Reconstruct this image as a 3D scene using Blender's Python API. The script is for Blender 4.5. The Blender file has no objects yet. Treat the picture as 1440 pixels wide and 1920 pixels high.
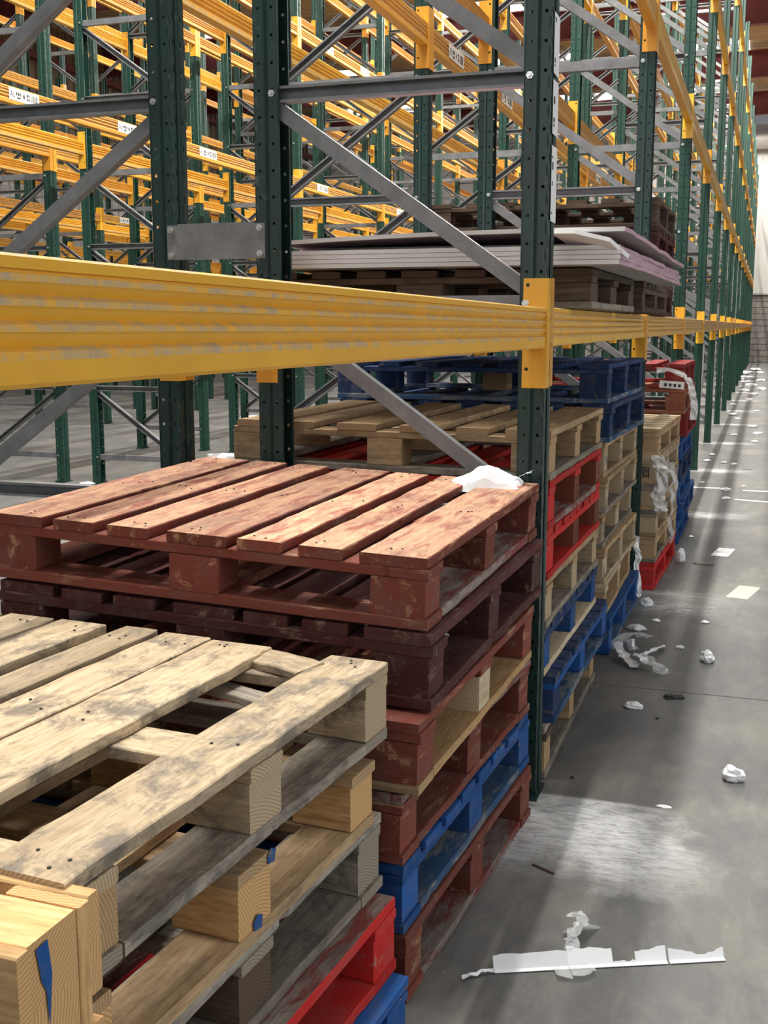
import bpy, bmesh, math, random
from mathutils import Vector, Matrix, noise
R = math.radians
S = bpy.context.scene
COL = S.collection

# ------------------------------------------------------------------ camera
CAMZ = 1.38
PITCH, YAW = 9.392, 18.557
cd = bpy.data.cameras.new('camera'); cam = bpy.data.objects.new('camera', cd); COL.objects.link(cam)
cam.location = (0, 0, CAMZ); cam.rotation_euler = (R(90 - PITCH), 0, R(YAW))
cd.sensor_fit = 'VERTICAL'; cd.sensor_height = 24; cd.lens = 2116 / 1920 * 24
cd.clip_start = .02; cd.clip_end = 200
S.camera = cam

# ------------------------------------------------------------------ world, lights, exposure
w = bpy.data.worlds.new('world'); S.world = w; w.use_nodes = True
bg = w.node_tree.nodes['Background']; bg.inputs[0].default_value = (.93, .97, 1, 1); bg.inputs[1].default_value = .15

def area(name, loc, sx, sy, power, col=(1, .985, .95), rot=(0, 0, 0)):
    l = bpy.data.lights.new(name, 'AREA'); l.shape = 'RECTANGLE'; l.size = sx; l.size_y = sy; l.energy = power; l.color = col
    o = bpy.data.objects.new(name, l); COL.objects.link(o); o.location = loc; o.rotation_euler = rot
    return o
# daylight coming through the rooflights (each lamp lies just under a rooflight)
LIGHTS = [(-1.5, 4.7, 3.0, .40, 400), (-4.5, 2.2, 3.0, 1.0, 270), (-2.2, 13.6, 3.0, 1.0, 260), (-1.0, 22.6, 3.0, 1.0, 350), (-1.0, 34.0, 3.0, 1.0, 450), (0.0, 41.5, 6.0, 1.0, 260),
          (-7.0, 7.6, 3.0, 1.2, 200), (-7.0, 16.6, 3.0, 1.2, 400), (-13.5, 12.6, 3.0, 1.2, 420), (-8.0, 28.0, 3.0, 1.2, 600)]
for i, (x, y, sx, sy, p) in enumerate(LIGHTS):
    area('rooflight_daylight', (x, y, 8.2), sx, sy, p)
# narrow strip lamp added along the aisle so the beams cast a shadow band
area('ridge_light_daylight', (-1.25, 22.0, 8.15), .10, 42.0, 3700, (1, .965, .88))
# unseen fill lamps added right of and behind the camera to brighten front faces
area('dock_door_daylight', (7.5, 1.5, 3.2), 5.0, 4.5, 230, (.95, .98, 1), (R(78), 0, R(100)))
area('dock_door_daylight', (-1.0, -6.0, 3.6), 7.0, 3.2, 110, (.97, .98, 1), (R(80), 0, R(0)))

S.view_settings.view_transform = 'Standard'; S.view_settings.look = 'None'
S.view_settings.gamma = 1; S.view_settings.use_curve_mapping = False
S.view_settings.exposure = 0.3

# ------------------------------------------------------------------ materials
def mat(name):
    m = bpy.data.materials.new(name); m.use_nodes = True
    nt = m.node_tree; b = nt.nodes['Principled BSDF']
    return m, nt, b
def N(nt, typ, **kw):
    n = nt.nodes.new(typ)
    for k, v in kw.items():
        if k in n.inputs.keys(): n.inputs[k].default_value = v
        else: setattr(n, k, v)
    return n
def L(nt, a, b): nt.links.new(a, b)
def ramp(nt, fac, stops):
    r = nt.nodes.new('ShaderNodeValToRGB'); e = r.color_ramp.elements
    e[0].position = stops[0][0]; e[0].color = (*stops[0][1], 1); e[1].position = stops[-1][0]; e[1].color = (*stops[-1][1], 1)
    for p, c in stops[1:-1]:
        x = e.new(p); x.color = (*c, 1)
    L(nt, fac, r.inputs[0]); return r.outputs[0]
def mixc(nt, fac, a, b, blend='MIX'):
    m = nt.nodes.new('ShaderNodeMix'); m.data_type = 'RGBA'; m.blend_type = blend
    for sock, v in ((m.inputs[0], fac), (m.inputs[6], a), (m.inputs[7], b)):
        if hasattr(v, 'is_output'): L(nt, v, sock)
        elif isinstance(v, (int, float)): sock.default_value = v
        else: sock.default_value = (*v, 1)
    return m.outputs[2]
def mth(nt, op, a, b=None, c=None, clamp=False):
    m = nt.nodes.new('ShaderNodeMath'); m.operation = op; m.use_clamp = clamp
    for i, v in enumerate((a, b, c)):
        if v is None: continue
        if hasattr(v, 'is_output'): L(nt, v, m.inputs[i])
        else: m.inputs[i].default_value = v
    return m.outputs[0]
def objco(nt, scale=(1, 1, 1), rnd=True):
    t = nt.nodes.new('ShaderNodeTexCoord'); mp = nt.nodes.new('ShaderNodeMapping'); mp.inputs['Scale'].default_value = scale
    if rnd:
        oi = nt.nodes.new('ShaderNodeObjectInfo')
        v = nt.nodes.new('ShaderNodeVectorMath'); v.operation = 'MULTIPLY_ADD'
        cx = nt.nodes.new('ShaderNodeCombineXYZ')
        for i in range(3): L(nt, oi.outputs['Random'], cx.inputs[i])
        L(nt, cx.outputs[0], v.inputs[0]); v.inputs[1].default_value = (37, 53, 71); L(nt, t.outputs['Object'], v.inputs[2])
        L(nt, v.outputs[0], mp.inputs[0])
    else: L(nt, t.outputs['Object'], mp.inputs[0])
    return mp.outputs[0]
def noi(nt, vec, scale, detail=4, rough=.55, dist=0):
    n = N(nt, 'ShaderNodeTexNoise'); n.inputs['Scale'].default_value = scale; n.inputs['Detail'].default_value = detail
    n.inputs['Roughness'].default_value = rough; n.inputs['Distortion'].default_value = dist
    L(nt, vec, n.inputs['Vector']); return n.outputs['Fac']
def rnd(nt): return nt.nodes.new('ShaderNodeObjectInfo').outputs['Random']
def bump(nt, b, h, strength=.3, dist=.002):
    bp = nt.nodes.new('ShaderNodeBump'); bp.inputs['Strength'].default_value = strength; bp.inputs['Distance'].default_value = dist
    L(nt, h, bp.inputs['Height']); L(nt, bp.outputs[0], b.inputs['Normal'])

def wood(name, light, dark, stain=(.10, .085, .07), stain_amt=.5, paint=None, wear=.5, rough=.8):
    """bare or painted sawn timber, grain along the board's own X axis"""
    m, nt, b = mat(name)
    g = objco(nt, (1.6, 26, 26)); big = objco(nt, (1.9, 2.8, 2.8)); fine = objco(nt, (9, 60, 60))
    gf = noi(nt, g, 2.2, 6, .62, .35); ff = noi(nt, fine, 2.5, 3, .6)
    c = ramp(nt, gf, [(.28, dark), (.5, tuple((a + d) / 2 for a, d in zip(light, dark))), (.68, light)])
    hv = mth(nt, 'MULTIPLY_ADD', rnd(nt), .45, .72)
    c = mixc(nt, 1.0, c, (1, 1, 1), 'MULTIPLY') if False else c
    hb = nt.nodes.new('ShaderNodeHueSaturation'); L(nt, c, hb.inputs['Color']); L(nt, hv, hb.inputs['Value']); c = hb.outputs[0]
    st = noi(nt, big, 4.5, 9, .74, .5)
    sm = ramp(nt, st, [(.48, (0, 0, 0)), (.60, (1, 1, 1))])
    sf = mth(nt, 'MULTIPLY', sm, stain_amt)
    c = mixc(nt, sf, c, stain)
    c = mixc(nt, 1.0, c, ramp(nt, ff, [(.30, (.72, .70, .68)), (.55, (1, 1, 1))]), 'MULTIPLY')
    tc = nt.nodes.new('ShaderNodeTexCoord'); sx_ = nt.nodes.new('ShaderNodeSeparateXYZ'); L(nt, tc.outputs['Normal'], sx_.inputs[0])
    endm = mth(nt, 'GREATER_THAN', mth(nt, 'ABSOLUTE', sx_.outputs[0]), .8)
    rv = objco(nt, (0, 1, 1)); wvt = nt.nodes.new('ShaderNodeTexWave'); wvt.wave_type = 'RINGS'; wvt.rings_direction = 'X'
    wvt.inputs['Scale'].default_value = 55; wvt.inputs['Distortion'].default_value = 2.2; wvt.inputs['Detail'].default_value = 3; wvt.inputs['Detail Scale'].default_value = .6
    shf = nt.nodes.new('ShaderNodeVectorMath'); shf.operation = 'MODULO'; L(nt, rv, shf.inputs[0]); shf.inputs[1].default_value = (1, .22, .22); L(nt, shf.outputs[0], wvt.inputs['Vector'])
    ring = ramp(nt, wvt.outputs['Fac'], [(.2, (.76, .70, .64)), (.75, (1, 1, 1))])
    c = mixc(nt, endm, c, mixc(nt, 1.0, tuple((a + d) / 2 for a, d in zip(light, dark)), ring, 'MULTIPLY'))
    if paint:
        wv = objco(nt, (2.0, 9, 9)); wn = noi(nt, wv, 3.0, 8, .72, .4)
        k = .62 - wear * .30
        wm = ramp(nt, wn, [(k, (0, 0, 0)), (k + .10, (1, 1, 1))])
        pv = nt.nodes.new('ShaderNodeHueSaturation'); pv.inputs['Color'].default_value = (*paint, 1)
        L(nt, mth(nt, 'MULTIPLY_ADD', rnd(nt), .5, .7), pv.inputs['Value'])
        pg = mixc(nt, mth(nt, 'MULTIPLY', gf, .45), pv.outputs[0], tuple(x * .35 for x in paint))
        pg = mixc(nt, mth(nt, 'MULTIPLY', endm, .6), pg, mixc(nt, 1.0, pg, ring, 'MULTIPLY'))
        pg = mixc(nt, mth(nt, 'MULTIPLY', sm, .22), pg, (.16, .14, .13))
        c = mixc(nt, wm, pg, c)
    L(nt, c, b.inputs['Base Color']); b.inputs['Roughness'].default_value = rough
    b.inputs['Specular IOR Level'].default_value = .25
    hsum = mth(nt, 'ADD', mth(nt, 'MULTIPLY', gf, .7), mth(nt, 'MULTIPLY', ff, .5))
    bump(nt, b, hsum, .55, .0025)
    return m
M = {}
M['pale'] = wood('pale_weathered_timber', (.60, .485, .33), (.42, .315, .20), (.15, .135, .12), .80)
M['new'] = wood('fresh_sawn_timber', (.78, .52, .26), (.56, .32, .13), (.2, .13, .08), .12)
M['tan'] = wood('tan_timber', (.60, .43, .25), (.36, .23, .12), (.12, .095, .07), .35)
M['grey'] = wood('grey_weathered_timber', (.42, .37, .30), (.22, .19, .155), (.085, .08, .075), .6)
M['dark'] = wood('dark_dirty_timber', (.17, .12, .085), (.08, .055, .04), (.04, .035, .03), .5)
M['crimson'] = wood('crimson_painted_timber', (.40, .24, .18), (.28, .16, .12), (.1, .08, .07), .4, (.34, .030, .030), .14)
M['orange'] = wood('orange_red_timber', (.42, .17, .09), (.30, .10, .06), (.1, .06, .05), .3)
M['cream'] = wood('cream_fresh_timber', (.80, .68, .47), (.62, .48, .30), (.3, .26, .2), .1)
M['red'] = wood('dull_red_painted_timber', (.55, .33, .2), (.33, .17, .1), (.1, .07, .06), .4, (.235, .062, .042), .24)
M['redtop'] = wood('red_paint_worn_to_timber', (.70, .44, .28), (.54, .28, .185), (.19, .12, .105), .45, (.38, .135, .10), .74)
M['maroon'] = wood('dark_maroon_painted_timber', (.36, .25, .19), (.2, .12, .09), (.07, .05, .045), .5, (.100, .030, .028), .18)
M['bright'] = wood('bright_red_painted_timber', (.45, .30, .22), (.28, .16, .12), (.1, .08, .07), .4, (.66, .030, .026), .10)
M['bright_in'] = wood('brown_block_inside_red_pallet', (.28, .09, .05), (.16, .05, .03), (.06, .04, .03), .4)
M['redgrey'] = wood('scuffed_red_grey_timber', (.36, .31, .27), (.22, .17, .15), (.08, .07, .065), .5, (.25, .06, .05), .60)
M['blue'] = wood('blue_painted_timber', (.36, .29, .21), (.18, .14, .1), (.05, .05, .05), .4, (.018, .105, .36), .12)
M['blued'] = wood('dark_blue_painted_timber', (.33, .27, .2), (.16, .13, .1), (.04, .04, .045), .4, (.022, .055, .16), .20)
M['bluegrey'] = wood('scuffed_blue_grey_timber', (.36, .37, .36), (.22, .24, .25), (.08, .09, .1), .4, (.05, .13, .28), .45)

def steel_paint(name, base, dark, rough=.45, scuff=(.3, .33, .31), amt=.5, spec=.5, varr=0.0):
    m, nt, b = mat(name)
    v = objco(nt, (1, 1, 1)); n1 = noi(nt, v, 6, 8, .7, .3); n2 = noi(nt, v, 34, 4, .6)
    c = mixc(nt, ramp(nt, n1, [(.38, (0, 0, 0)), (.62, (1, 1, 1))]), base, dark)
    c = mixc(nt, mth(nt, 'MULTIPLY', ramp(nt, n2, [(.60, (0, 0, 0)), (.74, (1, 1, 1))]), amt), c, scuff)
    if varr:
        h = nt.nodes.new('ShaderNodeHueSaturation'); L(nt, c, h.inputs['Color'])
        L(nt, mth(nt, 'MULTIPLY_ADD', rnd(nt), .02 * varr, .5 - .014 * varr), h.inputs['Hue'])
        L(nt, mth(nt, 'MULTIPLY_ADD', rnd(nt), .35 * varr, 1 - .18 * varr), h.inputs['Value']); c = h.outputs[0]
    L(nt, c, b.inputs['Base Color']); b.inputs['Roughness'].default_value = rough; b.inputs['Specular IOR Level'].default_value = spec
    bump(nt, b, n1, .12, .002)
    return m
M['green'] = steel_paint('green_enamel', (.009, .040, .032), (.013, .030, .028), .38, (.12, .16, .15), .35)
M['green2'] = steel_paint('green_enamel_far', (.010, .058, .038), (.012, .042, .033), .42, (.15, .2, .18), .25)
M['yellow'] = steel_paint('yellow_enamel', (.80, .43, .035), (.71, .36, .03), .36, (.62, .42, .15), .20, .5, 1.0)
M['yellow_near'] = steel_paint('yellow_enamel_near', (.80, .42, .032), (.73, .37, .030), .40, (.60, .45, .24), .12, .45)
def worn_mat():
    m, nt, b = mat('worn_yellow_edge')
    t = nt.nodes.new('ShaderNodeTexCoord'); mp = nt.nodes.new('ShaderNodeMapping'); mp.inputs['Scale'].default_value = (8, 13, 8)
    L(nt, t.outputs['Object'], mp.inputs[0]); n1 = noi(nt, mp.outputs[0], 2.4, 6, .7)
    c = ramp(nt, n1, [(.36, (.44, .33, .22)), (.48, (.58, .38, .15)), (.58, (.76, .39, .04))])
    L(nt, c, b.inputs['Base Color']); b.inputs['Roughness'].default_value = .6; return m
M['worn'] = worn_mat()
def galv():
    m, nt, b = mat('galvanised_steel'); v = objco(nt, (1, 1, 1)); n1 = noi(nt, v, 14, 6, .65)
    L(nt, ramp(nt, n1, [(.3, (.14, .146, .152)), (.7, (.235, .243, .25))]), b.inputs['Base Color'])
    b.inputs['Metallic'].default_value = .2; b.inputs['Roughness'].default_value = .45; return m
M['galv'] = galv()
def plain(name, col, rough=.6, metal=0, emit=None, trans=0, alpha=1, spec=.5):
    m, nt, b = mat(name); b.inputs['Base Color'].default_value = (*col, 1); b.inputs['Roughness'].default_value = rough
    b.inputs['Metallic'].default_value = metal; b.inputs['Specular IOR Level'].default_value = spec
    if emit: b.inputs['Emission Color'].default_value = (1, 1, 1, 1); b.inputs['Emission Strength'].default_value = emit
    if trans: b.inputs['Transmission Weight'].default_value = trans
    if alpha < 1: b.inputs['Alpha'].default_value = alpha
    return m
M['bolt'] = plain('zinc_bolt', (.62, .62, .60), .3, .9)
M['nail'] = plain('dark_nail', (.05, .045, .04), .5, .6)
M['black'] = plain('black_print', (.02, .02, .02), .6)
M['plaster'] = plain('plaster_core', (.80, .79, .78), .85)
M['plastic'] = plain('white_plastic_film', (.86, .88, .90), .38)
M['film'] = plain('clear_stretch_film', (.80, .82, .84), .12, 0, None, 0, .30)
M['paper'] = plain('white_paper', (.84, .84, .82), .7)
M['cream_label'] = plain('cream_paper', (.58, .54, .40), .7)
M['rubber'] = plain('black_rubber', (.025, .025, .025), .7)
M['maroon_steel'] = steel_paint('maroon_roof_steel', (.19, .045, .050), (.16, .035, .04), .6, (.25, .12, .12), .2)
M['rooflight'] = plain('translucent_rooflight', (.9, .93, .95), .5, 0, 3.0)
M['strap'] = plain('white_woven_strap', (.78, .76, .78), .7)
M['duct'] = plain('grey_duct', (.42, .42, .40), .5, .3)
def pinkp():
    m, nt, b = mat('pink_plasterboard_paper'); v = objco(nt, (1, 1, 1)); n1 = noi(nt, v, 5, 5, .6)
    L(nt, ramp(nt, n1, [(.3, (.46, .27, .33)), (.7, (.60, .40, .46))]), b.inputs['Base Color']); b.inputs['Roughness'].default_value = .85; return m
M['pink'] = pinkp()
def backp():
    m, nt, b = mat('grey_plasterboard_backing'); v = objco(nt, (1, 1, 1)); n1 = noi(nt, v, 4, 5, .6)
    L(nt, ramp(nt, n1, [(.3, (.36, .34, .32)), (.7, (.47, .45, .43))]), b.inputs['Base Color']); b.inputs['Roughness'].default_value = .85; return m
M['back'] = backp()
def clad(name, a, c, sc=1.5):
    m, nt, b = mat(name); v = objco(nt, (1, 1, .25)); n1 = noi(nt, v, sc, 4, .6)
    L(nt, ramp(nt, n1, [(.3, a), (.7, c)]), b.inputs['Base Color']); b.inputs['Roughness'].default_value = .6; return m
M['clad'] = clad('pale_cladding', (.56, .55, .52), (.64, .63, .60))
M['clad2'] = clad('brown_cladding', (.20, .15, .10), (.25, .19, .13))
M['roof'] = clad('tan_roof_sheet', (.42, .35, .25), (.50, .43, .32))
M['block_wall'] = clad('grey_concrete_block', (.20, .185, .165), (.29, .27, .245), 6)
M['mortar'] = plain('mortar', (.34, .32, .29), .9)

def floor_mat():
    m, nt, b = mat('polished_concrete')
    t = nt.nodes.new('ShaderNodeTexCoord'); P = t.outputs['Object']
    def mp(s, loc=(0, 0, 0), rot=(0, 0, 0)):
        x = nt.nodes.new('ShaderNodeMapping'); x.inputs['Scale'].default_value = s; x.inputs['Location'].default_value = loc
        x.inputs['Rotation'].default_value = rot; L(nt, P, x.inputs[0]); return x.outputs[0]
    n1 = noi(nt, mp((1, .7, 1)), 1.7, 8, .66, .4); n2 = noi(nt, mp((5, 2, 5)), 2.4, 8, .72, .6); n3 = noi(nt, mp((30, 6, 1), rot=(0, 0, .5)), 3, 6, .7, 1.2)
    c = ramp(nt, n1, [(.30, (.070, .072, .075)), (.50, (.115, .115, .114)), (.66, (.225, .213, .178))])
    c2 = ramp(nt, n2, [(.32, (.07, .07, .07)), (.52, (.155, .154, .15)), (.72, (.30, .285, .25))])
    c = mixc(nt, .38, c, c2)
    sc = ramp(nt, n3, [(.62, (0, 0, 0)), (.72, (1, 1, 1))])
    c = mixc(nt, mth(nt, 'MULTIPLY', sc, .16), c, (.5, .48, .44))
    # white plaster dust: trodden patches at the feet of the racking and a big brushed patch by the near post
    s = nt.nodes.new('ShaderNodeSeparateXYZ'); L(nt, P, s.inputs[0]); X, Y = s.outputs[0], s.outputs[1]
    def sm(v, a, bb):
        r = nt.nodes.new('ShaderNodeMapRange'); r.interpolation_type = 'SMOOTHSTEP'; L(nt, v, r.inputs[0])
        r.inputs[1].default_value = a; r.inputs[2].default_value = bb; return r.outputs[0]
    nd = noi(nt, mp((7, 26, 1), rot=(0, 0, -.12)), 2.2, 8, .75, 1.0)
    nw = noi(nt, mp((1, 1, 1)), 5.0, 5, .65)
    XD = mth(nt, 'ADD', X, mth(nt, 'MULTIPLY', mth(nt, 'SUBTRACT', nw, .5), .5)); YD = mth(nt, 'ADD', Y, mth(nt, 'MULTIPLY', mth(nt, 'SUBTRACT', nw, .5), .55))
    XS = mth(nt, 'ADD', XD, mth(nt, 'MULTIPLY', mth(nt, 'SUBTRACT', Y, 3.0), .35))
    patch = mth(nt, 'MULTIPLY', mth(nt, 'MULTIPLY', sm(X, -.80, -.55), sm(XS, -.08, -.36)), mth(nt, 'MULTIPLY', sm(YD, 2.60, 2.92), sm(Y, 3.19, 3.165)))
    patch = mth(nt, 'MULTIPLY', patch, ramp(nt, nd, [(.34, (.25, .25, .25)), (.56, (1, 1, 1))]))
    yy = mth(nt, 'SUBTRACT', Y, 3.13 - 1.35); fr = mth(nt, 'ABSOLUTE', mth(nt, 'SUBTRACT', mth(nt, 'MODULO', yy, 2.7), 1.35))
    xx = mth(nt, 'ABSOLUTE', mth(nt, 'ADD', X, .42))
    nd2 = noi(nt, mp((3, 16, 1)), 2.0, 8, .8, .6)
    line = mth(nt, 'MULTIPLY', mth(nt, 'MULTIPLY', sm(fr, .22, .03), sm(xx, .42, .12)), sm(Y, 4.6, 8.0))
    line = mth(nt, 'MULTIPLY', line, ramp(nt, nd2, [(.40, (0, 0, 0)), (.55, (1, 1, 1))]))
    l1 = mth(nt, 'MULTIPLY', mth(nt, 'MULTIPLY', sm(mth(nt, 'ABSOLUTE', mth(nt, 'SUBTRACT', Y, 5.62)), .22, .02), sm(mth(nt, 'ABSOLUTE', mth(nt, 'ADD', X, .38)), .28, .1)), ramp(nt, nd, [(.42, (0, 0, 0)), (.66, (.8, .8, .8))]))
    d = mth(nt, 'ADD', mth(nt, 'ADD', mth(nt, 'MULTIPLY', patch, .95), mth(nt, 'MULTIPLY', line, .9)), l1, clamp=True)
    c = mixc(nt, d, c, (.66, .67, .67))
    L(nt, c, b.inputs['Base Color'])
    L(nt, mth(nt, 'MULTIPLY_ADD', n2, .35, .42), b.inputs['Roughness']); b.inputs['Specular IOR Level'].default_value = .30
    bump(nt, b, n2, .08, .002)
    return m
M['floor'] = floor_mat()

# ------------------------------------------------------------------ helpers
def link(name, me, parent=None, loc=(0, 0, 0), rot=(0, 0, 0), mw=None):
    o = bpy.data.objects.new(name, me); COL.objects.link(o)
    if parent: o.parent = parent
    if mw is not None: o.matrix_local = mw
    else: o.location = loc; o.rotation_euler = rot
    return o
def thing(name, label, cat, loc=(0, 0, 0), rot=(0, 0, 0), group=None):
    o = bpy.data.objects.new(name, None); COL.objects.link(o); o.location = loc; o.rotation_euler = rot
    o.empty_display_size = .05
    tag(o, label, cat, group); return o
def tag(o, label, cat, group=None, kind=None):
    if label: o['label'] = label
    if cat: o['category'] = cat
    if group: o['group'] = group
    if kind: o['kind'] = kind
    return o
def mesh(name, verts, faces, mats, mi=None, smooth=False):
    me = bpy.data.meshes.new(name); me.from_pydata([tuple(v) for v in verts], [], faces); me.update()
    for m in mats: me.materials.append(m)
    if mi:
        for p, i in zip(me.polygons, mi): p.material_index = i
    if smooth:
        for p in me.polygons: p.use_smooth = True
    return me
def boxv(x0, x1, y0, y1, z0, z1):
    v = [(x0, y0, z0), (x1, y0, z0), (x1, y1, z0), (x0, y1, z0), (x0, y0, z1), (x1, y0, z1), (x1, y1, z1), (x0, y1, z1)]
    f = [(0, 3, 2, 1), (4, 5, 6, 7), (0, 1, 5, 4), (1, 2, 6, 5), (2, 3, 7, 6), (3, 0, 4, 7)]
    return v, f
class MB:
    def __init__(s): s.v = []; s.f = []; s.m = []
    def add(s, v, f, mi=0, mw=None):
        k = len(s.v); s.v += [tuple(mw @ Vector(p)) if mw else tuple(p) for p in v]
        s.f += [tuple(i + k for i in q) for q in f]; s.m += [mi] * len(f)
    def box(s, *a, mi=0, mw=None):
        v, f = boxv(*a); s.add(v, f, mi, mw)
    def me(s, name, mats, smooth=False): return mesh(name, s.v, s.f, mats, s.m, smooth)
def solidify(me, t):
    bm = bmesh.new(); bm.from_mesh(me); bmesh.ops.remove_doubles(bm, verts=bm.verts, dist=1e-5)
    bmesh.ops.recalc_face_normals(bm, faces=bm.faces)
    bmesh.ops.solidify(bm, geom=bm.faces[:], thickness=t); bm.to_mesh(me); bm.free(); me.update(); return me

# timber ---------------------------------------------------------------------
_bc = {}
def board_me(Lx, W, T, m1, m2=None, jag=.0015, n=5, seed=0, taper=0.0, chip=0.0):
    """sawn board, long axis X, centred in X and Y, bottom at z=0; faces looking up take material m2"""
    key = (round(Lx, 3), round(W, 3), round(T, 3), m1.name, m2.name if m2 else '', jag, n, seed % 4, taper, chip)
    if key in _bc: return _bc[key]
    rg = random.Random(hash(key) % 99991 if False else int(sum(ord(c) for c in str(key))))
    c = min(.0022, T * .15)
    sec = [(-W / 2 + c, 0), (W / 2 - c, 0), (W / 2, c), (W / 2, T - c), (W / 2 - c, T), (-W / 2 + c, T), (-W / 2, T - c), (-W / 2, c)]
    v = []; f = []; mi = []
    st = [(-Lx / 2 + Lx * i / n, rg.uniform(-jag, jag), rg.uniform(-jag, jag), 0) for i in range(n + 1)]
    if chip:
        for q in range(int(Lx * 7)):
            if rg.random() < .55:
                xc = rg.uniform(-Lx / 2 + .02, Lx / 2 - .02); d = rg.uniform(.006, .03); side = rg.random() < .5; dep = chip * rg.uniform(.3, 1.0)
                if all(abs(xc - s_[0]) > d * 1.5 for s_ in st):
                    zc_ = -rg.uniform(.1, .5) * dep
                    st += [(xc - d, 0, 0, 0), (xc, dep if side else 0, 0 if side else -dep, zc_), (xc + d * .6, dep * .6 if side else 0, 0 if side else -dep * .6, 0), (xc + d, 0, 0, 0)]
        st.sort()
    n = len(st) - 1
    for i, (x, a, b_, dzc) in enumerate(st):
        ex = rg.uniform(-jag, jag) * 1.5 if i in (0, n) else 0
        dz = rg.uniform(-jag, jag) * .25
        for (y, z) in sec:
            yy = y + (a if y < 0 else b_)
            top_edge = z > T / 2 and ((y < 0 and a > jag) or (y > 0 and b_ < -jag))
            v.append((x + ex, yy, z + (dz if z > T / 2 else 0) + (dzc if top_edge else 0)))
    for i in range(n):
        for j in range(8):
            k = i * 8; q = (j + 1) % 8
            f.append((k + j, k + q, k + 8 + q, k + 8 + j)); mi.append(1 if (m2 and j == 4) else 0)
    f.append(tuple(range(7, -1, -1))); f.append(tuple(range(n * 8, n * 8 + 8))); mi += [0, 0]
    me = mesh('board', v, f, [m1] + ([m2] if m2 else []), mi)
    _bc[key] = me; return me

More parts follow.
